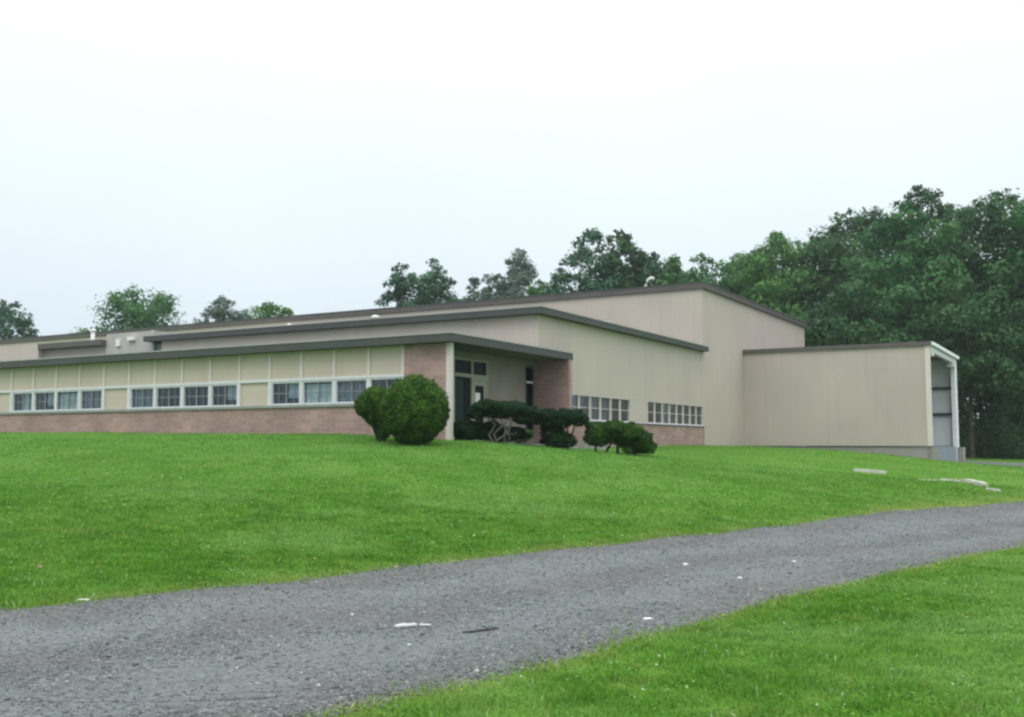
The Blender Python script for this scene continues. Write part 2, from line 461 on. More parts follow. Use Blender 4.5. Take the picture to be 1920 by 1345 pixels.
k = r.rand(len(X)) < _p*(.45+.55*(np.sin(X*2.1+np.sin(Y*1.7))*np.sin(Y*2.4) > -.2)); X, Y, d = X[k], Y[k], d[k]
sz = r.lognormal(-4.95, .40, len(X))*(1+.03*(d-6))
sz = np.clip(sz, .004, .030)
octv = np.array([(1, 0, 0), (-1, 0, 0), (0, 1, 0), (0, -1, 0), (0, 0, 1), (0, 0, -1)], float)
octf = np.array([(0, 2, 4), (2, 1, 4), (1, 3, 4), (3, 0, 4), (2, 0, 5), (1, 2, 5), (3, 1, 5), (0, 3, 5)])
ns = len(X)
V = octv[None]*(1+.45*(r.rand(ns, 6, 1)-.5))*sz[:, None, None]*np.stack([r.uniform(.7, 1.4, ns), r.uniform(.7, 1.2, ns), r.uniform(.45, .8, ns)], 1)[:, None, :]
an = r.rand(ns)*6.28; ca, sa = np.cos(an)[:, None], np.sin(an)[:, None]
V = np.stack([V[..., 0]*ca-V[..., 1]*sa, V[..., 0]*sa+V[..., 1]*ca, V[..., 2]], -1)
V += np.stack([X, Y, gz(X, Y)+.006+sz*.15], 1)[:, None, :]
Fs = (octf[None]+6*np.arange(ns)[:, None, None]).reshape(-1, 3)
tag(npobj('loose_gravel', V.reshape(-1, 3), Fs, stones_mat()), 'loose grey gravel stones scattered over the drive', 'gravel', kind='stuff')

# ------------------------------------------------------------------ grass blades
def grass_mat():
    m, nt, o = newmat('grass_blade')
    g = node(nt, 'ShaderNodeNewGeometry')
    p = g.outputs['Position']; r = g.outputs['Random Per Island']
    c = mixc(nt, rng(nt, noise(nt, p, .22, 4), .32, .68, 0, 1), (.070, .255, .012), (.120, .335, .040))
    c = mixc(nt, rng(nt, noise(nt, p, 1.3, 4), .35, .7, 0, .6), c, (.16, .35, .060))
    c = mixc(nt, rng(nt, r, 0, 1, 0, .55), c, (.045, .150, .012))
    c = mixc(nt, rng(nt, r, .88, 1, 0, .7), c, (.36, .48, .17))
    c = mixc(nt, rng(nt, noise(nt, p, 5.2, 4), .48, .66, 0, .75), c, (.036, .135, .010))
    c = mixc(nt, rng(nt, noise(nt, p, .9, 5), .50, .62, 0, .75), c, (.048, .170, .014))
    c = mixc(nt, rng(nt, noise(nt, p, 2.6, 4), .56, .70, 0, .5), c, (.26, .36, .07))
    c = mixc(nt, rng(nt, noise(nt, p, .35, 4), .48, .62, 0, .65), c, (.21, .39, .110))
    c = mixc(nt, rng(nt, r, .984, .986, 0, .8), c, (.55, .62, .42))
    c = mixc(nt, .10, c, (.24, .32, .06))
    fy = rng(nt, node(nt, 'ShaderNodeSeparateXYZ', {0: p}).outputs[2], -1.3, -.1, 0, .40)
    c = mixc(nt, fy, c, (.17, .37, .095))
    c = mixc(nt, rng(nt, noise(nt, p, .55, 5), .58, .75, 0, .35), c, (.27, .36, .08))
    dr = node(nt, 'ShaderNodeAttribute', attribute_name='dry').outputs['Fac']
    c = mixc(nt, dr, c, (.36, .38, .12))
    d = node(nt, 'ShaderNodeBsdfPrincipled', {'Base Color': c, 'Roughness': .7, 'Specular IOR Level': .05})
    t = node(nt, 'ShaderNodeBsdfTranslucent', {'Color': c})
    mxs = node(nt, 'ShaderNodeMixShader', {0: .35, 1: d.outputs[0], 2: t.outputs[0]})
    nt.links.new(mxs.outputs[0], o.inputs[0]); return m
GM = grass_mat()
ES = np.vstack([fe[::3], ne[::3]])
def dryness(x, y):
    x = np.asarray(x).ravel(); y = np.asarray(y).ravel(); o = np.zeros(len(x), np.float32)
    k = np.where((y > -6) & (y < 60) & (np.abs(x) < 45))[0]
    for i in range(0, len(k), 20000):
        q = k[i:i+20000]
        d2 = ((x[q, None]-ES[None, :, 0])**2+(y[q, None]-ES[None, :, 1])**2).min(1)
        d_ = np.sqrt(d2); far_ = np.clip((x[q]-5)/12, 0, 1)
        nn = .6+.4*np.sin(x[q]*2.3+np.sin(y[q]*3.1))*np.sin(y[q]*1.7)
        o[q] = np.clip(np.exp(-d_/(.16+.55*far_))*nn*(.75+.3*far_), 0, 1)
    return o
def setdry(ob, vals):
    a = ob.data.attributes.new('dry', 'FLOAT', 'POINT'); a.data.foreach_set('value', np.asarray(vals, np.float32))
setdry(ground, dryness(GX, GY))
def in_building(x, y):
    rx, ry = x-CX, y-CY
    u = -(.8660*rx-.5*ry); v = .5*rx+.8660*ry
    return ((u > -.05) & (v > .3)) | ((u > -9.7) & (v > 29.2) & (v < 40)) | ((u > -.05) & (u < 1.6) & (v > .3) & (v < 8.3)) | ((u > -1.5) & (u < 0) & (v > 2.6) & (v < 5.6))
def blades(n, dmin, dmax, pw, h, wd, seed, fan=(-.62, .62), tuft=0.5, flat=1.0):
    r = np.random.RandomState(seed)
    d = dmin + (dmax-dmin)*r.rand(n)**pw
    X = d*r.uniform(*fan, n); Y = d
    nz = np.sin(X*6.1+1.7*np.sin(Y*4.3))*np.sin(Y*5.7+1.3*np.sin(X*3.9))
    js = .08*(1+2.6*(r.rand(n) < .15)); jx, jy = js*r.randn(n), js*r.randn(n)
    k = ~in_road(X+jx, Y+jy) & ~in_building(X, Y)
    X, Y, d, nz = X[k], Y[k], d[k], nz[k]; m = len(X)
    hh = h*(1+tuft*.5*nz)*(.55+.9*r.rand(m))
    ww = wd*(d/9.0)**.9*(.7+.6*r.rand(m))
    an = r.rand(m)*6.283; le = an+1.57+.5*r.randn(m); lean = (.25+1.1*r.rand(m))*hh*flat
    bx, by = np.cos(an)*ww/2, np.sin(an)*ww/2
    z = gz(X, Y)-.004
    V = np.zeros((m, 5, 3))
    mx_, my_ = X+np.cos(le)*lean*.35, Y+np.sin(le)*lean*.35
    V[:, 0] = np.stack([X-bx, Y-by, z], 1); V[:, 1] = np.stack([X+bx, Y+by, z], 1)
    V[:, 2] = np.stack([mx_+bx*.8, my_+by*.8, z+hh*.65], 1); V[:, 3] = np.stack([mx_-bx*.8, my_-by*.8, z+hh*.65], 1)
    V[:, 4] = np.stack([X+np.cos(le)*lean, Y+np.sin(le)*lean, z+hh*(.75+.25*r.rand(m))], 1)
    i = 5*np.arange(m)[:, None]
    F3 = np.concatenate([i+np.array([[0, 1, 2]]), i+np.array([[0, 2, 3]]), i+np.array([[3, 2, 4]])])
    return V.reshape(-1, 3), F3, np.repeat(dryness(X, Y), 5)
def clover(n, dmin, dmax, pw, size, seed, fan=(-.62, .62)):
    """broad little leaves lying in the sward, in patches"""
    r = np.random.RandomState(seed)
    d = dmin + (dmax-dmin)*r.rand(n)**pw
    X = d*r.uniform(*fan, n); Y = d
    nz = np.sin(X*1.9+1.7*np.sin(Y*1.3))*np.sin(Y*1.7+1.3*np.sin(X*1.1))+.5*np.sin(X*7+Y*5)
    k = ~in_road(X, Y) & ~in_building(X, Y) & (nz > r.uniform(-.9, 1.0, n))
    X, Y, d = X[k], Y[k], d[k]; m = len(X)
    s_ = size*(.6+.8*r.rand(m))*(d/9)**.5; an = r.rand(m)*6.283
    z = gz(X, Y)+.018+.026*r.rand(m)
    V = np.zeros((m, 5, 3))
    for q in range(5):
        a = an+q*6.283/5; V[:, q] = np.stack([X+np.cos(a)*s_, Y+np.sin(a)*s_, z+s_*.6*r.randn(m)*.6], 1)
    i = 5*np.arange(m)[:, None]
    F3 = np.concatenate([i+np.array([[0, 1, 2]]), i+np.array([[0, 2, 3]]), i+np.array([[0, 3, 4]])])
    return V.reshape(-1, 3), F3, np.repeat(dryness(X, Y), 5)
parts = [blades(290000, 5.0, 20, 1.3, .044, .0072, 11, tuft=1.1), clover(120000, 5, 22, 1.4, .011, 15), blades(230000, 9, 34, 1.15, .042, .0065, 12), blades(120000, 20, 60, 1.0, .042, .0060, 13)]
parts.append(blades(150000, 1.5, 32, 1.1, .042, .0100, 19, fan=(-1.5, 1.5)))
V = np.vstack([p[0] for p in parts]); off = 0; FF = []
for p in parts: FF.append(p[1]+off); off += len(p[0])
go = npobj('grass', V, np.vstack(FF), GM); setdry(go, np.concatenate([p[2] for p in parts]))
tag(go, 'short green mown grass with clover covering the lawn', 'grass', kind='stuff')

# ================================================================== building
B = empty('industrial_building', (CX, CY, 0), RZ)
tag(B, 'long low tan industrial building with pink brick base, stepped flat roofs and covered corner entrance', 'building')
def uat(px, v):
    """distance along the long front at which a sight line meets the plane v"""
    k = (px-960)/F
    return (CX+.5*v-k*(CY+.866*v))/(.866+k*.5)
def vat(px, u):
    k = (px-960)/F
    return (k*(CY+.5*u)-CX+.866*u)/(.5-.866*k)
U0 = uat(757, .335); BAY = (uat(20, .335)-U0)/14; NB = 21
UE = U0+BAY*NB
ZT = 3.46
# front low wing
ubox('brick_base', M['brick'], B, U0, UE, .35, .60, -1.6, 1.27)
ubox('brick_pier', M['brick'], B, .372, U0, .33, .47, -1.6, 3.178)
ubox('sill_ledge', M['sill'], B, U0+.004, UE, .29, .62, 1.273, 1.36)
wall_up = ubox('upper_panel', M['panel'], B, U0+.002, UE, .37, .57, 2.262, 3.177)
ubox('head_trim', M['trim'], B, U0+.002, UE, .33, .60, 2.17, 2.26)
for k in range(NB+1):
    u = U0+BAY*k
    ubox('batten', M['batten'], wall_up, u-.055 if k else u+.003, u+.055 if k else u+.12, .335, .369, 2.264, 3.176)
def window(u0, u1, v0, z0, z1, along='u', style=0, plane=0.0, dbl=False):
    """one window unit: white frame, cross bars, pane and what hangs behind. along 'u' (front) or 'v' (side)"""
    fr = bmesh.new(); t = .03 if dbl else .055
    def bb(bm, a0, a1, d0, d1, b0, b1):
        if along == 'u': ub(bm, a0, a1, v0+d0, v0+d1, b0, b1)
        else: ub(bm, plane+d0, plane+d1, a0, a1, b0, b1)
    bb(fr, u0, u1, .0, .12, z0, z0+t); bb(fr, u0, u1, .0, .12, z1-t, z1)
    bb(fr, u0, u0+t, .0, .12, z0+t, z1-t); bb(fr, u1-t, u1, .0, .12, z0+t, z1-t)
    w_ = bmobj('window', fr, M['batten'] if dbl else M['trim'], B)
    mb = bmesh.new(); c = (u0+u1)/2; zc = (z0+z1)/2
    if dbl:
        bb(mb, c-.05, c+.05, .03, .09, z0+t, z1-t)
        bb(mb, u0+t, c-.045, .05, .08, zc-.012, zc+.012); bb(mb, c+.045, u1-t, .05, .08, zc-.012, zc+.012)
    else:
        bb(mb, c-.022, c+.022, .04, .08, z0+t, z1-t)
        bb(mb, u0+t, c-.022, .05, .08, zc-.014, zc+.014); bb(mb, c+.022, u1-t, .05, .08, zc-.014, zc+.014)
        for q in (.25, .75):
            x_ = u0+(u1-u0)*q
            bb(mb, x_-.009, x_+.009, .055, .075, z0+t, zc-.014)
            bb(mb, x_-.009, x_+.009, .055, .075, zc+.014, z1-t)
    bmobj('muntin', mb, M['batten'] if dbl else M['muntin'], w_)
    pb = bmesh.new(); bb(pb, u0+t, u1-t, .082, .088, z0+t, z1-t); bmobj('pane', pb, M['glass'], w_)
    if style:
        cb = bmesh.new()
        if style == 1: bb(cb, u0+.3*(u1-u0), u0+.62*(u1-u0), .16, .18, z0+.02, z1-.02)
        if style == 2: bb(cb, u0+.06, u1-.06, .16, .18, z0+.02, z1-.12)
        if style == 3: bb(cb, u0+.06, u0+.5*(u1-u0), .16, .18, z0+.3*(z1-z0), z1-.04)
        if style == 4:
            for q in range(9):
                z_ = z0+.06+q*(z1-z0-.1)/9
                bb(cb, u0+.06, u1-.06, .16, .17, z_, z_+.035)
        bmobj('curtain', cb, M['curtain'] if style in (1, 2) else M['blind'], w_)
    return w_
styles = {0: 0, 1: 4, 2: 2, 3: 3, 5: 3, 6: 0, 7: 0, 8: 4, 10: 4, 11: 2, 12: 3, 13: 1, 15: 4, 16: 2}
for k in range(NB):
    a, b = U0+BAY*k, U0+BAY*(k+1)
    if k % 5 == 4:
        ubox('wall_panel', M['panel'], B, a+.002, b-.002, .40, .57, 1.361, 2.169)
        ubox('jamb', M['trim'], B, a-.06, a+.06, .335, .399, 1.362, 2.168); ubox('jamb', M['trim'], B, b-.06, b+.06, .335, .399, 1.362, 2.168)
    else:
        window(a+(.062 if k % 5 == 0 and k else .035), b-(.062 if k % 5 == 3 else .035), .355, 1.362, 2.168, 'u', styles.get(k, 0))
        if k % 5 != 3: ubox('mullion', M['trim'], B, b-(.09 if k == 11 else .034), b+(.034), .340, .52, 1.363, 2.167)
UW = U0+.1
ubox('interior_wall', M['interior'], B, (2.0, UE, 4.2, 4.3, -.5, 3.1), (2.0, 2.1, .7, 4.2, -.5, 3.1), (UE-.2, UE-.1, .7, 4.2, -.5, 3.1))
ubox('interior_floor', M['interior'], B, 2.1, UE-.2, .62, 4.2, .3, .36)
ubox('end_wall', M['wall'], B, UE, UE+.2, .35, 22.6, -1.6, 3.15)
ubox('corner_trim', M['batten'], B, .20, .37, .295, .46, -.4, 3.177)
# recess of the entrance
R = 1.5
# back wall of recess, parallel to the side front, at u=R
M['recess_shade'] = plain('shaded_recess_tan', (.25, .22, .20), .9, .12, 1.2, streak=True)  # tan wall colour darkened: the shade of the recess is put into it
ubox('recess_wall', M['recess_shade'], B, (R, R+.2, 4.60, 7.33, -.3, 3.177), (R, R+.2, .48, 2.40, -.3, 3.177), (R, R+.2, 2.40, 4.60, 2.95, 3.177), (R, R+.2, 7.33, 8.0, 2.96, 3.177), (R, R+.2, 7.33, 8.0, -.3, .35))
ubox('brick_screen_wall', M['brick'], B, -.0, R+.2, 8.0, 8.22, -.6, 3.177)
# storefront door unit
def vb(name, mat, parent, *a): return ubox(name, mat, parent, *a)
ent = ubox('entrance_frame', M['door'], B, (R-.02, R+.12, 2.40, 2.50, .05, 2.95), (R-.02, R+.12, 3.55, 3.65, .05, 2.95), (R-.02, R+.12, 4.53, 4.60, .05, 2.95),
           (R-.025, R+.12, 2.50, 3.55, 2.30, 2.42), (R-.025, R+.12, 3.65, 4.53, 2.22, 2.42), (R-.02, R+.12, 2.50, 3.55, 2.87, 2.95), (R-.02, R+.12, 3.65, 4.53, 2.87, 2.95), (R-.02, R+.12, 2.50, 3.55, .05, .17))
ubox('pane', M['dglass'], ent, (R+.04, R+.05, 2.5, 3.55, .17, 2.3), (R+.04, R+.05, 2.5, 3.55, 2.42, 2.87), (R+.04, R+.05, 3.65, 4.53, 2.42, 2.87))
dr = ubox('door', M['door'], B, (R+.0, R+.06, 3.66, 3.80, .08, 2.21), (R+.0, R+.06, 4.38, 4.52, .08, 2.21), (R+.0, R+.06, 3.80, 4.38, 2.05, 2.21), (R+.0, R+.06, 3.80, 4.38, .08, .32))
ubox('pane', M['dglass'], dr, R+.025, R+.035, 3.8, 4.38, .32, 2.05)
bm = bmesh.new(); tube(bm, [(-(R-.04), 3.74, .95), (-(R-.07), 3.74, .98), (-(R-.07), 3.74, 1.28), (-(R-.04), 3.74, 1.31)], .014); bmobj('handle', bm, M['steel'], dr)
nt_ = ubox('notice', M['paper'], dr, R-.004, R+.022, 3.82, 4.12, 1.42, 1.80); tag(nt_, 'white paper notice taped inside the door glass')
sdl = ubox('sidelight', M['steel'], B, (R, R+.1, 7.335, 7.40, .36, 2.955), (R, R+.1, 7.93, 7.995, .36, 2.955), (R, R+.1, 7.40, 7.93, 2.90, 2.955), (R, R+.1, 7.40, 7.93, .36, .42))
ubox('transom_bar', M['trim'], sdl, R-.01, R+.09, 7.40, 7.93, 2.32, 2.40)
ubox('pane', M['dglass'], sdl, R+.04, R+.05, 7.40, 7.93, .42, 2.9)
ubox('half_blind', M['blind'], sdl, R+.12, R+.13, 7.36, 7.72, .42, 2.30)
ubox('curtain', M['blind'], ent, R+.16, R+.18, 2.55, 3.3, .2, 2.25)
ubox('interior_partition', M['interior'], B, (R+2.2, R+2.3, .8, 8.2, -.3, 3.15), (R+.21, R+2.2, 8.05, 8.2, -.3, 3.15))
lw = ubox('entrance_landing', M['concrete'], B, (-1.15, R-.03, 2.3, 5.9, -.6, .05), (-1.55, -1.152, 2.6, 5.6, -.6, -.06), (.0, R-.03, .805, 2.298, -.6, .04), (.0, R-.03, 5.902, 7.99, -.6, .04))
ubox('planter_wall', M['concrete'], B, (-1.35, -.02, 6.0, 6.25, -.7, .17), (-1.60, -1.352, 6.0, 8.0, -.7, .17))
# roof slab + canopy of the low wing
rf = ubox('low_roof', M['fascia'], B, .0, UE+.3, .0, 6.08, 3.18, ZT)
ubox('drip_edge', M['drip'], rf, (-.02, UE+.3, -.02, .0, ZT-.03, ZT+.012), (-.02, .0, .0, 8.33, ZT-.03, ZT+.012))
cn = ubox('canopy', M['fascia'], B, .0, R+.2, 6.084, 8.33, 3.18, ZT)
ubox('soffit', M['soffit'], cn, (.12, 1.48, .82, 7.98, 3.170, 3.1785), (.02, .20, .52, 7.98, 3.170, 3.1785))
# middle hall
MZ = 4.95; PW = .30; VJ = vat(1320, .3); VE = vat(1514, .2)
UM = uat(300, 6.1); UF = uat(265, 5.81); UB = UE
GA1, GB0, GB1 = vat(1182, .3), vat(1214, .3), vat(1318, .3)
ubox('middle_front_wall', M['wall'], B, PW+.2, UM, 6.1, 6.3, 3.47, MZ-.264)
ubox('middle_side_wall', M['wall'], B, (PW, PW+.2, 6.1, 8.4, 3.47, MZ-.264), (PW, PW+.2, 8.335, VJ-.01, 1.951, MZ-.264), (PW, PW+.2, 8.4, 8.50, .98, 1.949), (PW, PW+.2, GA1, GB0, .98, 1.949), (PW, PW+.2, GB1, VJ-.01, .98, 1.949), (PW, PW+.2, 8.225, 8.333, -.8, 3.178))
bm = bmesh.new(); ub(bm, PW-.05, PW+.2, 8.34, VJ-.2, -.9, .90); bmobj('brick_base', bm, M['brick'], B)
ubox('sill_ledge', M['steel'], B, PW-.09, PW+.2, 8.34, VJ-.2, .903, .940)
ubox('sill_trim', M['trim'], B, (PW-.03, PW+.2, 8.5, GA1, .943, .979), (PW-.03, PW+.2, GB0, GB1, .943, .979), (PW-.004, PW+.2, GA1+.004, GB0-.004, .943, .979))
for (a0, a1, n_) in ((8.52, GA1-.02, 3), (GB0+.02, GB1-.02, 4)):
    ww = (a1-a0)/n_
    for i in range(n_):
        window(a0+ww*i, a0+ww*(i+1)-.002, 0, .981, 1.948, 'v', (4 if i == 1 else 0), PW, dbl=True)
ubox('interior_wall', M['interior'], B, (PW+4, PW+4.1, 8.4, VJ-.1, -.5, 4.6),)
mr_ = ubox('middle_roof', M['fascia'], B, .0, UF, 5.81, VJ-.01, MZ-.26, MZ)
ubox('drip_edge', M['drip'], mr_, (-.02, UF, 5.79, 5.81, MZ-.03, MZ+.012), (-.02, .0, 5.81, VJ-.01, MZ-.03, MZ+.012))
# left part of the middle hall: dark gap, light penthouse, low connector, far block
UP0, UP1 = uat(285, 6.3), uat(196, 6.3)
ubox('gap_shade', M['sill'], B, UM+.002, UP0, 6.45, 6.6, 3.3, 4.62)  # grey-green sheet standing in for the shadow in the gap beside the penthouse
ph = ubox('rooftop_penthouse', M['grey'], B, UP0, UP1, 6.3, 10.3, 2.9, 5.24)
ubox('wall_lamp', M['white'], ph, (uat(220, 6.2), uat(213, 6.2), 6.2, 6.298, 4.62, 4.95))
ubox('wall_lamp', M['white'], ph, (uat(248, 6.2), uat(236, 6.2), 6.15, 6.298, 4.85, 5.02))
U75 = uat(75, 6.2)
cr = ubox('connector_roof', M['hifascia'], B, UP1+.002, U75-.002, 5.95, VJ-.1, MZ-.24, MZ+.02)
ubox('connector_wall', M['wing'], B, UP1+.002, U75-.002, 6.35, 6.55, 2.9, MZ-.243)
ubox('far_block', M['wall'], B, U75, UE+.2, 6.0, VJ-.1, 2.9, 4.98)
# high hall
HZ = 8.25; UH = 84.
ubox('high_front_wall', M['wall'], B, PW+.2, UH, VJ-.006, VJ+.2, 3.2, HZ-.32)
ubox('high_side_wall', M['wall'], B, PW, PW+.2, VJ-.006, VE, -1.8, HZ-.32)
ubox('high_back_wall', M['wall'], B, PW+.2, UH, VE-.2, VE, -1.8, HZ-.32)
ubox('high_end_wall', M['wall'], B, UH, UH+.2, VJ, VE, -1.8, HZ-.32)
hr = ubox('high_roof', M['hifascia'], B, PW-.16, UH+.3, VJ-.12, VE+.12, HZ-.318, HZ)
ubox('drip_edge', M['fascia'], hr, (PW-.18, UH+.3, VJ-.14, VJ-.12, HZ-.06, HZ+.012), (PW-.18, PW-.16, VJ-.12, VE+.12, HZ-.06, HZ+.012))
# dock wing
WV0 = vat(1395, .3); WE = uat(1747, WV0-.03); WV1 = WV0+10.4; WZ = 5.32
ubox('dock_wall', M['wing'], B, (WE+.02, PW-.004, WV0, WV0+.2, -.03, WZ-.2), )
ubox('dock_back_wall', M['wing'], B, WE+.02, PW-.004, WV1-.2, WV1, -.03, WZ-.2)
ubox('dock_lining', M['dockwall'], B, WE+.25, PW-.01, WV1-.26, WV1-.204, -.05, WZ-.22)
ubox('dock_girt', M['steel'], B, (WE+.3, PW-.02, WV1-.42, WV1-.264, 3.30, 3.47))
ubox('dock_girt', M['steel'], B, (WE+.3, PW-.02, WV1-.42, WV1-.264, 1.74, 1.92))
ubox('dock_corner_trim', M['batten'], B, WE-.0, WE+.26, WV0-.03, WV0-.002, -.03, WZ-.2)
ubox('dock_column', M['dockwall'], B, WE, WE+.24, WV1-.75, WV1+.02, -1.9, WZ-.2)
ubox('dock_header', M['white'], B, (WE-.02, WE+.2, WV0+.2, WV1-.75, WZ-.50, WZ-.202))
ubox('dock_bracket', M['white'], B, WE-.06, WE+.3, WV0+.25, WV0+.9, WZ-.72, WZ-.502)
ubox('dock_bracket', M['white'], B, WE-.06, WE+.3, WV1-1.9, WV1-.76, WZ-.74, WZ-.502)
dkr = ubox('dock_roof', M['hifascia'], B, WE-.06, PW-.003, WV0-.12, WV1+.15, WZ-.2, WZ)
ubox('gutter', M['dockwall'], dkr, WE-.16, WE-.06, WV0+.0, WV1+.12, WZ-.19, WZ-.02)
ubox('dock_floor', M['bluegrey'], B, WE+.1, PW-.02, WV0+.1, WV1-.1, -2.2, -.08)
ubox('dock_foundation', M['concrete'], B, (WE+.12, PW-.02, WV0+.09, WV0+.099, -2.2, -.10), (WE-.25, WE+.09, WV0-.12, WV0+.35, -2.2, -.12))
ubox('dock_bumper', M['concrete'], B, WE-.3, WE-.01, WV1-.8, WV1+.2, -2.2, -.12)
# roof fittings
def pipe(u, v, z0, h, r=.09, cap=True, mat='white', name='vent_pipe'):
    bm = bmesh.new(); tube(bm, [(-u, v, z0), (-u, v, z0+h)], r, 12)
    if cap:
        tube(bm, [(-u, v, z0+h), (-u, v, z0+h+.05), (-u, v, z0+h+.11), (-u, v, z0+h+.16)], [r*1.1, r*1.7, r*1.6, r*.5], 12)
    return bmobj(name, bm, M[mat], B, True)
pipe(uat(170, 9), 9, 4.9, .95, .10)
pipe(uat(283, 7), 7, 4.9, .30, .09)
pipe(uat(540, 8), 8, 4.9, .28, .09)
pipe(uat(702, 8), 8, 4.9, .36, .11)
pipe(uat(1132, 19), 19, 4.9, .95, .24, mat='grey')
bm = bmesh.new()
vv = 24.5; uu = uat(1213, vv)
tube(bm, [(-uu, vv, 8.2), (-uu, vv, 8.50), (-uu+.10, vv, 8.72), (-uu+.30, vv, 8.86), (-uu+.46, vv, 8.80)], [.07, .07, .075, .08, .10], 10)
bmobj('gooseneck_vent', bm, M['white'], B, True)

# ================================================================== vegetation
def unit(n, r):
    v = r.randn(n, 3); return v/np.linalg.norm(v, axis=1)[:, None]
def leaf_faces(P, Nn, size, r, aspect=.62):
    """a bent diamond leaf (cluster) at each point, facing roughly Nn"""
    n = len(P)
    rnd = unit(n, r)
    T = np.cross(Nn, rnd); T /= np.linalg.norm(T, axis=1)[:, None]+1e-9
    Bn = np.cross(Nn, T)
    s = size*(.6+.8*r.rand(n))[:, None]
    V = np.zeros((n, 4, 3))
    V[:, 0] = P-T*s; V[:, 1] = P+Bn*s*aspect-Nn*s*.25; V[:, 2] = P+T*s; V[:, 3] = P-Bn*s*aspect-Nn*s*.25
    Fc = np.arange(4*n).reshape(n, 4)
    return V.reshape(-1, 3), Fc
def crown_points(blobs, n, r, shell=.55, up=.2):
    vol = np.array([b[1][0]*b[1][1]+b[1][0]*b[1][2] for b in blobs]); pr = vol/vol.sum()
    ch = r.choice(len(blobs), n, p=pr)
    c = np.array([b[0] for b in blobs])[ch]; R_ = np.array([b[1] for b in blobs])[ch]
    dd = unit(n, r); rad = (shell+(1-shell)*r.rand(n)**.6)[:, None]
    # ragged surface
    rag = 1+.16*np.sin(dd[:, :1]*7+c[:, :1])*np.sin(dd[:, 1:2]*8+c[:, 1:2])+.09*r.randn(n, 1)
    P = c+dd*R_*rad*rag
    Nn = dd+np.array([0, 0, up])+.5*unit(n, r); Nn /= np.linalg.norm(Nn, axis=1)[:, None]
    return P, Nn
def sprays(blobs, k, frac, rd, out=1.0):
    """small leaf sprays budding from each clump: a broken outline"""
    o = list(blobs)
    for c, R_ in blobs:
        for _ in range(k):
            a = rd.random()*6.283; zz = rd.uniform(-.45, 1); q = math.sqrt(max(0, 1-zz*zz)); f = frac*(.6+.8*rd.random())
            o.append(((c[0]+math.cos(a)*q*R_[0]*out, c[1]+math.sin(a)*q*R_[1]*out, c[2]+zz*R_[2]*out), (R_[0]*f, R_[1]*f, R_[2]*f*1.1)))
    return o
def tree(name, loc, H, Wd, zb, leaf, dens, size, seed, label, group=None, form='round', depth=None, bark='bark', lean=0, cat='tree', shell=.35, trunk_r=None, gap=0.0, fat=1.0):
    """trunk with limbs and a crown of leaf clumps at the limb ends"""
    r = np.random.RandomState(seed); rd = random.Random(seed)
    root = empty(name, loc); tag(root, label, cat, group)
    Dp = depth or Wd
    blobs = []; z = zb; i = 0
    R0 = Wd*.5
    step = .11*Wd*(.62 if form in ('cone',) else .8)
    while z < H:
        f = (z-zb)/(H-zb)
        hd = H-z                                   # height left to the top: crown closes like a dome of its own width
        if form == 'cone': env = min(1, (hd/(Wd*1.15))**.85)
        elif form == 'tall': env = min(1, (hd/(Wd*.85)))**.6
        else: env = min(1, hd/(Wd*.62))**.5
        env *= min(1, .55+1.8*f)
        nring = max(1, int(round(2.2*env+.3)))
        for q in range(nring):
            if rd.random() < gap: continue
            a = i*2.39996+rd.random()*.7; i += 1
            br = R0*(.25+.19*rd.random())*(.45+.6*env)*fat
            rr = env*R0*(.30+.70*rd.random()**.45)
            rr = min(rr, max(0, env*R0-br*.65))
            x = math.cos(a)*rr; y = math.sin(a)*rr*Dp/Wd
            zz = min(z+rd.uniform(-.4, .4)*step, H-br*.75)
            blobs.append(((x+lean*f, y, zz), (br*(.95+.3*rd.random()), br*(.95+.3*rd.random()), br*(.66+.26*rd.random()))))
        z += step*(.8+.4*rd.random())
    nb = len(blobs)
    allb = sprays(blobs, 5, .36, rd, .95)
    area = sum(9*b[1][0]*b[1][2] for b in allb)
    nl = int(min(60000, area*dens*1.15/(size/.16)**2))
    P, Nn = crown_points(allb, nl, r, shell)
    V, Fc = leaf_faces(P, Nn, size, r)
    npobj('crown', V, Fc, M[leaf], root)
    bm = bmesh.new(); tr = trunk_r or max(.10, H*.012)
    top = zb+(H-zb)*.72
    pts = [(0, 0, -.4), (0, 0, 0.2), (lean*.1, .05, H*.22), (lean*.3+rd.uniform(-.2, .2), rd.uniform(-.2, .2), H*.45), (lean*.6, 0, top)]
    tube(bm, pts, [tr*1.5, tr*1.15, tr*.85, tr*.6, tr*.15], 8)
    order = sorted(range(nb), key=lambda i: rd.random())[:min(nb, 22)]
    for i in order:
        c = Vector(blobs[i][0]); z0 = max(H*.15, min(top*.95, c.z*.75)); s = Vector((lean*z0/H*.6, 0, z0))
        m = s.lerp(c, .5)+Vector((0, 0, -.05*H*rd.random()))
        tube(bm, [s, m, c], [tr*.38, tr*.22, tr*.07], 5, False)
    bmobj('trunk', bm, M[bark], root, True)
    TOT.append((name, nb, nl))
    return root
TOT = []
M['leaf_mid'] = leafmat('leaf_mid_green', (.038, .125, .046), (.110, .265, .085), .30)
M['leaf_dark'] = leafmat('leaf_deep_green', (.024, .078, .032), (.088, .195, .070), .28)
M['leaf_light'] = leafmat('leaf_light_green', (.055, .165, .045), (.150, .320, .090), .3)
M['leaf_blue'] = leafmat('leaf_blue_green', (.036, .112, .064), (.105, .220, .115), .3)
M['leaf_olive'] = leafmat('leaf_olive_grey', (.085, .150, .115), (.165, .240, .175), .6)
M['leaf_bush'] = leafmat('leaf_clipped_yew', (.014, .050, .010), (.062, .150, .016), 2.0, trans=.2)
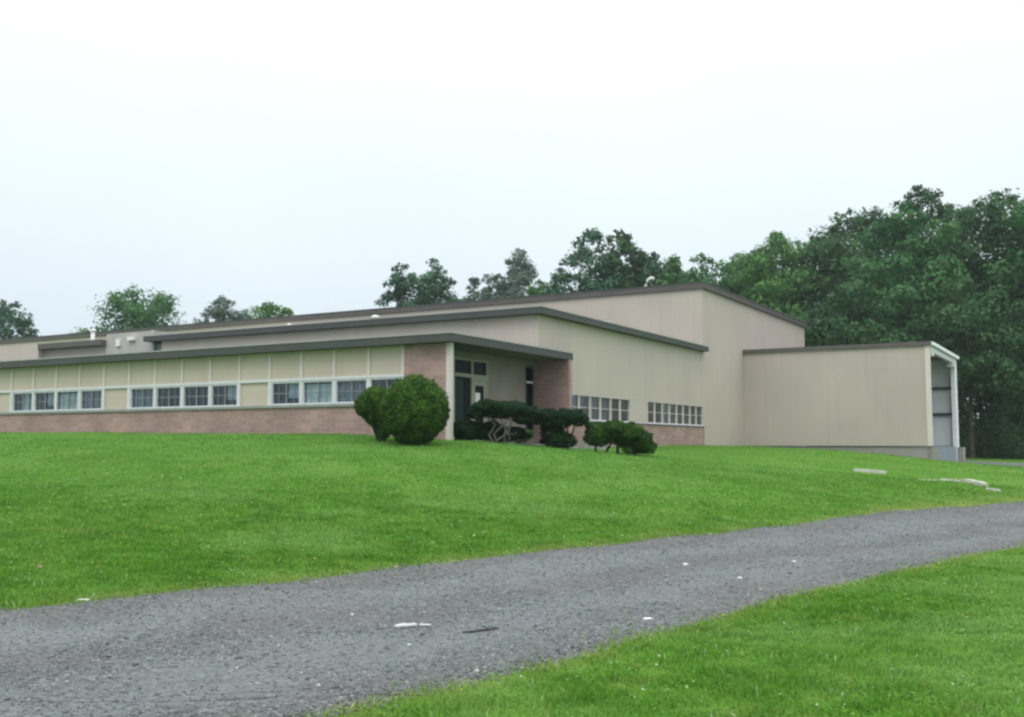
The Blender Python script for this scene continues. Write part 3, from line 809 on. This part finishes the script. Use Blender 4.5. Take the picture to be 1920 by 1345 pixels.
M['leaf_ball'] = leafmat('leaf_clipped_ball', (.016, .055, .010), (.085, .185, .022), 2.6, trans=.10)
M['leaf_jun'] = leafmat('leaf_juniper', (.010, .034, .013), (.026, .072, .024), 3.0, trans=.2)
def T(px, depth, topy, wpx, **k):
    x = (px-960)/F*depth; H = (835-topy)/F*depth; z = g1(x, depth)
    return dict(loc=(x, depth, z), H=H-z, Wd=1.25*wpx/F*depth, **k)
def mk(name, px, depth, topy, wpx, zfrac, leaf, dens, _n, size, seed, label, **k):
    if size < .2: dens = 15
    t_ = T(px, depth, topy, wpx)
    return tree(name, t_['loc'], t_['H'], t_['Wd'], t_['H']*zfrac, leaf, dens, size, seed, label, **k)
G1 = 'trees behind the long roof'
mk('broadleaf_tree', 5, 112, 562, 95, .35, 'leaf_blue', 26, 9000, .17, 21, 'bluish green tree at the far left edge, rising behind the roof', group=G1)
mk('broadleaf_tree', 245, 112, 546, 225, .30, 'leaf_mid', 46, 22000, .17, 322, 'widest rounded tree behind the left roof, above the white vent pipe', group=G1)
mk('sparse_tree', 415, 118, 556, 100, .45, 'leaf_olive', 22, 3600, .15, 23, 'thin greyish tree with open branches between two fuller trees behind the left roof', group=G1)
mk('broadleaf_tree', 503, 112, 566, 95, .4, 'leaf_light', 26, 9500, .16, 24, 'low light green rounded tree just above the long roof edge', group=G1)
mk('broadleaf_tree', 755, 104, 490, 78, .42, 'leaf_blue', 17, 5600, .16, 25, 'narrow ragged tree, left one of the open pair above the roof', group=G1, form='tall')
mk('broadleaf_tree', 814, 106, 480, 78, .40, 'leaf_blue', 18, 6400, .16, 26, 'taller right one of the open pair of trees above the roof', group=G1, form='tall')
mk('sparse_tree', 888, 122, 517, 66, .5, 'leaf_olive', 12, 2200, .15, 27, 'small pale wispy tree left of the pointed one above the roof', group=G1, form='cone')
mk('conifer_tree', 975, 118, 466, 145, .4, 'leaf_olive', 34, 8200, .15, 28, 'pale grey green pointed tree with a thin top above the roof corner', group=G1, form='cone', fat=1.3)
mk('broadleaf_tree', 936, 116, 508, 84, .4, 'leaf_olive', 16, 4500, .15, 30, 'low greyish green tree at the left foot of the pale pointed tree', group=G1)
mk('broadleaf_tree', 1020, 112, 518, 74, .5, 'leaf_light', 16, 4500, .15, 29, 'low light green tree tucked right of the pale pointed tree', group=G1)
G2 = 'woodland trees behind the high hall'
mk('broadleaf_tree', 1108, 98, 424, 116, .25, 'leaf_blue', 40, 17000, .16, 31, 'tall dark rounded tree with small sky gaps, left end of the woodland', group=G2, form='tall')
mk('broadleaf_tree', 1165, 99, 426, 100, .25, 'leaf_dark', 34, 14000, .16, 32, 'tall tree with a domed top, second from the left end of the woodland', group=G2, form='tall')
mk('broadleaf_tree', 1215, 100, 470, 80, .25, 'leaf_blue', 24, 9000, .16, 33, 'lower shoulder tree right of the twin domes, behind the curved white vent', group=G2)
mk('broadleaf_tree', 1268, 98, 474, 86, .2, 'leaf_mid', 26, 11000, .16, 134, 'small pointed tree above the left slope of the high roof corner', group=G2, form='cone')
mk('broadleaf_tree', 1335, 98, 472, 140, .2, 'leaf_mid', 36, 17000, .16, 35, 'even topped mid green tree directly above the high roof corner', group=G2)
mk('broadleaf_tree', 1462, 92, 436, 160, .15, 'leaf_light', 50, 24000, .16, 36, 'bright light green tree standing right of the high roof corner', group=G2)
mk('broadleaf_tree', 1395, 100, 485, 110, .15, 'leaf_mid', 30, 13000, .16, 37, 'lower green tree filling the dip left of the bright one', group=G2)
mk('broadleaf_tree', 1610, 90, 383, 190, .12, 'leaf_dark', 60, 30000, .16, 38, 'dark tree with ragged left edge where the woodland steps up', group=G2)
mk('broadleaf_tree', 1745, 92, 343, 120, .3, 'leaf_dark', 34, 15000, .16, 39, 'tall dark tree whose knobbly top peaks above its neighbours', group=G2)
mk('broadleaf_tree', 1715, 82, 388, 230, .28, 'leaf_mid', 75, 42000, .16, 40, 'broad full green tree in front of the dark peak, behind the dock', group=G2)
mk('broadleaf_tree', 1880, 84, 343, 200, .30, 'leaf_dark', 70, 36000, .16, 41, 'tallest dark tree at the right edge with sky holes', group=G2)
mk('broadleaf_tree', 1990, 80, 330, 220, .3, 'leaf_mid', 60, 26000, .17, 42, 'tree cut by the right edge of the picture', group=G2)
mk('broadleaf_tree', 1600, 76, 520, 190, .25, 'leaf_dark', 50, 24000, .15, 43, 'lower dark tree right behind the high hall and dock roof', group=G2)
mk('broadleaf_tree', 1820, 73, 520, 190, .36, 'leaf_dark', 50, 26000, .15, 44, 'low dark tree leaning over the dock end', group=G2)
mk('broadleaf_tree', 1945, 70, 560, 170, .34, 'leaf_dark', 44, 20000, .15, 45, 'low dark tree by the drive at the right edge', group=G2)
mk('broadleaf_tree', 1860, 100, 470, 260, .0, 'leaf_dark', 9, 30000, .22, 46, 'deep shaded tree filling the back of the wood behind the dock', group=G2)
mk('broadleaf_tree', 1990, 96, 460, 260, .0, 'leaf_dark', 9, 24000, .22, 47, 'deep shaded tree at the back beyond the right edge', group=G2)
mk('broadleaf_tree', 1690, 102, 480, 260, .0, 'leaf_dark', 9, 26000, .22, 48, 'deep shaded tree behind the broad green one', group=G2)
mk('broadleaf_tree', 1420, 108, 462, 150, .1, 'leaf_dark', 30, 13000, .17, 60, 'dark tree filling in behind the bright light green one', group=G2)
mk('broadleaf_tree', 1240, 112, 480, 130, .1, 'leaf_dark', 30, 13000, .17, 61, 'dark tree further back in the dip between the domes and the pointed tree', group=G2)
mk('broadleaf_tree', 1540, 100, 445, 130, .1, 'leaf_mid', 30, 13000, .17, 62, 'green tree between the bright one and the step up of the wood', group=G2)
for i_, (px_, dp_) in enumerate(((1560, 124), (1700, 128), (1840, 122), (1980, 126), (2110, 110))):
    mk('broadleaf_tree', px_, dp_, 500, 240, .0, 'leaf_dark', 7, 0, .26, 70+i_, 'tree lost in the shade at the very back of the wood, hardly seen', group='trees at the very back of the wood')
# understory mass at the wood's foot
r = np.random.RandomState(77); bl = []
for i in range(60):
    px = 1500+520*r.rand(); dp = 76+30*r.rand()
    x = (px-960)/F*dp; h_ = 1+2.6*r.rand()
    if dp < 74 and x < 26: continue
    bl.append(((x, dp, g1(x, dp)+h_*.5), (1.6+1.2*r.rand(), 1.6+1.2*r.rand(), h_*.7)))
P, Nn = crown_points(bl, 45000, r, .3); V, Fc = leaf_faces(P, Nn, .13, r)
tag(npobj('undergrowth', V, Fc, M['leaf_dark']), 'dark tangled undergrowth at the foot of the woodland', 'undergrowth', kind='stuff')

# ---- shrubs by the entrance
def shrub(loc, blobs, nl, size, leaf, seed, label, stems, stem_mat='darkbark', shell=.72, group='clipped shrubs by the entrance', name='clipped_shrub', sr=.03, spr=14, fr=.24):
    r = np.random.RandomState(seed)
    root = empty(name, loc); tag(root, label, 'shrub', group)
    blobs = sprays(blobs, spr, fr, random.Random(seed), .92)
    vol = np.array([b[1][0]*b[1][1]+b[1][0]*b[1][2] for b in blobs]); ch = r.choice(len(blobs), nl, p=vol/vol.sum())
    c = np.array([b[0] for b in blobs])[ch]; R_ = np.array([b[1] for b in blobs])[ch]
    dd = unit(nl, r); rad = (shell+(1-shell)*r.rand(nl)**.5)[:, None]
    rag = 1+.035*np.sin(dd[:, :1]*9+2)*np.sin(dd[:, 2:3]*8)+.035*r.randn(nl, 1)
    P = c+dd*R_*rad*rag; Nn = dd+.7*unit(nl, r); Nn /= np.linalg.norm(Nn, axis=1)[:, None]
    P[:, 2] = np.maximum(P[:, 2], .02)
    V, Fc = leaf_faces(P, Nn, size, r, .55)
    npobj('foliage', V, Fc, M[leaf], root)
    bm = bmesh.new()
    for s in stems: tube(bm, s, [sr*1.3]+[sr]*(len(s)-2)+[sr*.5], 6)
    bmobj('stem', bm, M[stem_mat], root, True)
    return root
def sh_loc(px, depth):
    x = (px-960)/F*depth; return (x, depth, g1(x, depth))
p = sh_loc(778, 29.6)
shrub(p, [((0, 0, 1.04), (.97, .97, .92)), ((0, 0, .42), (.66, .66, .45)), ((0, 0, .72), (.88, .88, .62))], 60000, .042, 'leaf_ball', 51,
      'largest round clipped shrub, like a green ball, beside the white corner post', [[(0, 0, -.2), (0, 0, .5), (.1, 0, 1.2)], [(0, 0, -.2), (.2, .1, .6), (.4, 0, 1.1)]], sr=.05, shell=.62, spr=16, fr=.10)
p = sh_loc(706, 30.4)
shrub(p, [((0, 0, 1.16), (.56, .55, .46)), ((.12, 0, .80), (.50, .45, .40)), ((.22, 0, .42), (.26, .3, .35)), ((-.2, 0, 1.05), (.45, .45, .38))], 26000, .034, 'leaf_ball', 52,
      'smaller shrub flaring out from a narrow foot, left of the round ball', [[(.15, 0, -.2), (.1, 0, .5), (-.1, 0, 1.0)], [(.15, 0, -.2), (-.1, 0, .45), (-.4, 0, .95)], [(.2, 0, -.2), (.3, 0, .5), (.3, 0, .9)]], sr=.035, shell=.6, spr=16, fr=.12)
p = sh_loc(938, 32.2)
shrub(p, [((-.35, 0, 1.14), (.55, .55, .22)), ((.35, .1, 1.08), (.62, .55, .25)), ((-.72, 0, .95), (.34, .34, .20)), ((.85, 0, .98), (.35, .35, .17)), ((0, .1, .98), (.6, .4, .22)), ((.75, .2, .75), (.35, .4, .16)), ((.05, .5, .30), (.8, .2, .26))], 24000, .034, 'leaf_jun', 53,
      'flat topped dark shrub on twisting pale stems in front of the door', [[(0, 0, -.2), (-.2, 0, .3), (.1, 0, .6), (-.1, 0, 1.0)], [(.05, 0, -.2), (.3, 0, .2), (.1, 0, .55), (.45, 0, 1.0)], [(-.05, 0, -.2), (-.35, 0, .25), (-.15, 0, .6), (-.6, 0, .95)], [(.1, 0, -.2), (.15, .1, .4), (.35, 0, .6), (.2, 0, 1.0)], [(-.1, 0, .1), (.25, 0, .35), (.4, 0, .75)]],
      stem_mat='palebark', sr=.030)
p = sh_loc(878, 32.6)
shrub(p, [((0, 0, .28), (.5, .5, .30)), ((.5, 0, .26), (.45, .4, .28)), ((-.25, 0, .38), (.25, .3, .27)), ((.8, .2, .3), (.4, .4, .28))], 15000, .034, 'leaf_jun', 54,
      'low dark mounded shrub at the foot of the door glass', [[(0, 0, -.2), (0, 0, .3), (.2, 0, .45)]])
p = sh_loc(1044, 32.8)
shrub(p, [((-.3, 0, 1.02), (.50, .5, .22)), ((.35, 0, 1.00), (.52, .5, .24)), ((0, 0, .80), (.5, .45, .22)), ((.7, 0, .88), (.28, .3, .22)), ((-.15, .1, .45), (.38, .35, .35)), ((.1, 0, .22), (.55, .4, .28)), ((-.55, 0, .9), (.35, .35, .18))], 20000, .034, 'leaf_jun', 55,
      'dark layered shrub with a flat crown before the brick end wall', [[(0, 0, -.2), (-.2, 0, .4), (-.1, 0, .9)], [(.1, 0, -.2), (.35, 0, .4), (.3, 0, .9)], [(0, 0, -.2), (.1, 0, .4), (0, 0, .8)], [(.2, 0, -.2), (.5, 0, .5), (.6, 0, .85)]])
p = sh_loc(1157, 33.2)
shrub(p, [((-.62, 0, .72), (.42, .45, .34)), ((-.1, 0, .82), (.45, .5, .28)), ((.35, 0, .66), (.48, .5, .32)), ((.75, 0, .40), (.40, .4, .40)), ((.98, 0, .22), (.26, .3, .26)), ((.5, .1, .3), (.42, .3, .32)), ((.2, .2, .62), (.5, .4, .26)), ((-.6, 0, .5), (.36, .35, .28)), ((-.85, 0, .5), (.22, .3, .25)), ((.15, .05, .55), (.5, .4, .30)), ((-.35, .1, .62), (.4, .4, .3))], 26000, .034, 'leaf_bush', 56,
      'low arching shrub on dark bent trunks, nearest the side windows', [[(-.45, 0, -.15), (-.3, 0, .2), (-.05, 0, .5), (-.1, 0, .8)], [(.02, 0, -.2), (0, 0, .3), (.1, 0, .7)], [(-.45, 0, -.1), (-.7, 0, .1), (-.7, 0, .5)], [(.6, 0, -.2), (.5, 0, .2), (.4, 0, .6)]], sr=.05)
p = sh_loc(985, 33.4)
shrub(p, [((0, 0, .32), (.25, .25, .2)), ((-.2, 0, .2), (.2, .2, .15))], 1500, .035, 'leaf_light', 57, 'small yellow green plant showing between two dark shrubs', [[(0, 0, -.1), (0, 0, .3)]], name='small_plant', group=None)

# ================================================================== things on the lawn and the drive
def slab(name, p0, p1, w, h, mat, label, group, cat, seed=1, sink=.02, lift=0):
    """a weathered kerb stone lying on the ground from p0 to p1"""
    rd = random.Random(seed)
    (x0, y0), (x1, y1) = p0, p1; cx, cy = (x0+x1)/2, (y0+y1)/2
    Ln = math.hypot(x1-x0, y1-y0); ang = math.atan2(y1-y0, x1-x0)
    bm = bmesh.new(); n = 8; rings = []
    for i in range(n+1):
        t = i/n; x = x0+(x1-x0)*t; y = y0+(y1-y0)*t; z = g1(x, y)-sink
        lx = (t-.5)*Ln; e_ = .8 if i in (0, n) else 1
        ww = w*(1+.1*rd.uniform(-1, 1))*e_; hh = h*(1+.08*rd.uniform(-1, 1))*e_
        dz = z-g1(cx, cy)
        rings.append([bm.verts.new((lx, -ww/2, dz)), bm.verts.new((lx, ww/2, dz)), bm.verts.new((lx, ww*.40, dz+hh+lift*t)), bm.verts.new((lx, -ww*.40, dz+hh+lift*t))])
    for i in range(n):
        for k in range(4): bm.faces.new((rings[i][k], rings[i][(k+1) % 4], rings[i+1][(k+1) % 4], rings[i+1][k]))
    bm.faces.new(rings[0]); bm.faces.new(rings[-1][::-1])
    bmesh.ops.recalc_face_normals(bm, faces=bm.faces)
    o = bmobj(name, bm, mat); o.location = (cx, cy, g1(cx, cy)); o.rotation_euler = (0, 0, ang)
    tag(o, label, cat, group); return o
KG = 'kerb stones lying in the lawn'
M['kerb'] = plain('weathered_kerb', (.42, .43, .36), .9, .15, 3, bump=.3)
slab('kerb_stone', on_ground(1600, 884), on_ground(1662, 889), .24, .13, M['kerb'], 'short straight pale kerb stone lying alone in the lawn before the dock', KG, 'kerb', 3)
pts = [(1722, 900), (1765, 901), (1805, 904), (1848, 913)]
nm = ['thin grassed-over left end piece of the curved kerb line', 'middle piece of the curved kerb line in the lawn', 'thick right hand piece of the curved kerb line before the loose stone']
for i in range(3):
    slab('kerb_stone', on_ground(*pts[i]), on_ground(*pts[i+1]), .26, (.04, .08, .14)[i], M['kerb'], nm[i], KG, 'kerb', 5+i)
slab('kerb_stone', on_ground(1849, 920), on_ground(1876, 923), .24, .11, M['kerb'], 'loose pale kerb stone nearest the drive, at the end of the curved line', KG, 'kerb', 9)

def chip(px, py, sx, sy, sz, mat, name, label, cat, group=None, seed=0, rz=0):
    x, y = on_ground(px, py); rd = random.Random(seed)
    bm = bmesh.new(); bmesh.ops.create_icosphere(bm, subdivisions=2, radius=1)
    for v in bm.verts:
        q = 1+.18*rd.uniform(-1, 1); v.co = Vector((v.co.x*sx*q, v.co.y*sy*q, max(v.co.z, -.5)*sz*q))
    o = bmobj(name, bm, M[mat]); o.location = (x, y, g1(x, y)+sz*.6+.006); o.rotation_euler = (0, 0, rz); tag(o, label, cat, group); return o
SG = 'white stones on the drive'
chip(1285, 1062, .038, .03, .022, 'stone', 'white_stone', 'white stone near the middle of the drive, farthest left of the three far ones', 'stone', SG, 1)
chip(1387, 1088, .032, .028, .020, 'stone', 'white_stone', 'white stone on the drive between the other two far ones and nearer the viewer', 'stone', SG, 2)
chip(1489, 1056, .030, .026, .018, 'stone', 'white_stone', 'small white stone on the drive, farthest right', 'stone', SG, 3)
chip(1215, 1164, .050, .022, .012, 'paper', 'paper_scrap', 'small flat white scrap close to the near grass edge', 'litter', None, 4)
chip(660, 1156, .018, .015, .012, 'stone', 'white_stone', 'tiny pale stone left of the white stick on the drive', 'stone', SG, 5)
chip(767, 1213, .020, .015, .010, 'stone', 'white_stone', 'tiny pale stone just below the white stick on the drive', 'stone', SG, 6)
chip(894, 1263, .018, .015, .014, 'stone', 'white_stone', 'tiny pale stone at the near grass edge of the drive', 'stone', SG, 7)
chip(155, 1128, .06, .03, .010, 'stone', 'paper_scrap', 'pale flat scrap at the far grass edge of the drive, on the left', 'litter', None, 8)
chip(74, 1066, .035, .025, .014, 'leafdry', 'dry_leaf', 'dry tan leaf lying in the lawn at the left', 'leaf', None, 9)
chip(1770, 1098, .03, .02, .012, 'leafdry', 'dry_leaf', 'dry tan leaf lying in the near grass at the right', 'leaf', None, 10)
def stick(pa, pb, r_, mat, name, label, cat, seed=0, bend=.01, branch=False):
    x0, y0 = on_ground(*pa); x1, y1 = on_ground(*pb); cx, cy = (x0+x1)/2, (y0+y1)/2; cz = g1(cx, cy)
    rd = random.Random(seed); P_ = []; n = 7
    for i in range(n+1):
        t = i/n; P_.append((x0+(x1-x0)*t-cx+rd.uniform(-bend, bend), y0+(y1-y0)*t-cy+rd.uniform(-bend, bend), r_*.8+.012+g1(x0+(x1-x0)*t, y0+(y1-y0)*t)-cz))
    bm = bmesh.new(); tube(bm, P_, [r_*.6]+[r_*rd.uniform(.85, 1.1) for _ in range(n-1)]+[r_*.45], 7)
    if branch:
        tube(bm, [P_[4], (P_[4][0]+.05, P_[4][1]+.05, P_[4][2]+.02), (P_[4][0]+.13, P_[4][1]+.07, P_[4][2]+.01)], [r_*.6, r_*.5, r_*.2], 6)
    o = bmobj(name, bm, M[mat], None, True); o.location = (cx, cy, cz); tag(o, label, cat); return o
stick((741, 1181), (782, 1178), .020, 'stone', 'white_stick', 'thick white broken stick lying on the gravel drive', 'stick', 1, .004)
stick((786, 1177), (808, 1177), .012, 'stone', 'white_stick', 'thin short white piece right of the thick white stick', 'stick', 2, .003)
stick((868, 1191), (936, 1183), .009, 'twig', 'twig', 'dark thin twig lying on the drive right of the white stick', 'twig', 3, .012, True)
hm = bpy.data.materials.new('air'); hm.use_nodes = True; nt = hm.node_tree
for n in list(nt.nodes): nt.nodes.remove(n)
o = nt.nodes.new('ShaderNodeOutputMaterial')
pv = node(nt, 'ShaderNodeVolumePrincipled', {'Color': (.86, .93, 1.0, 1), 'Density': HAZE, 'Anisotropy': 0.2})
nt.links.new(pv.outputs[0], o.inputs['Volume'])
bm = bmesh.new(); box(bm, -700, 700, -170, 850, -12, 27)
hz = bmobj('haze', bm, hm); tag(hz, 'thin damp haze softening the far trees', 'haze', kind='stuff')
print('TREES', sum(t[2] for t in TOT), TOT)
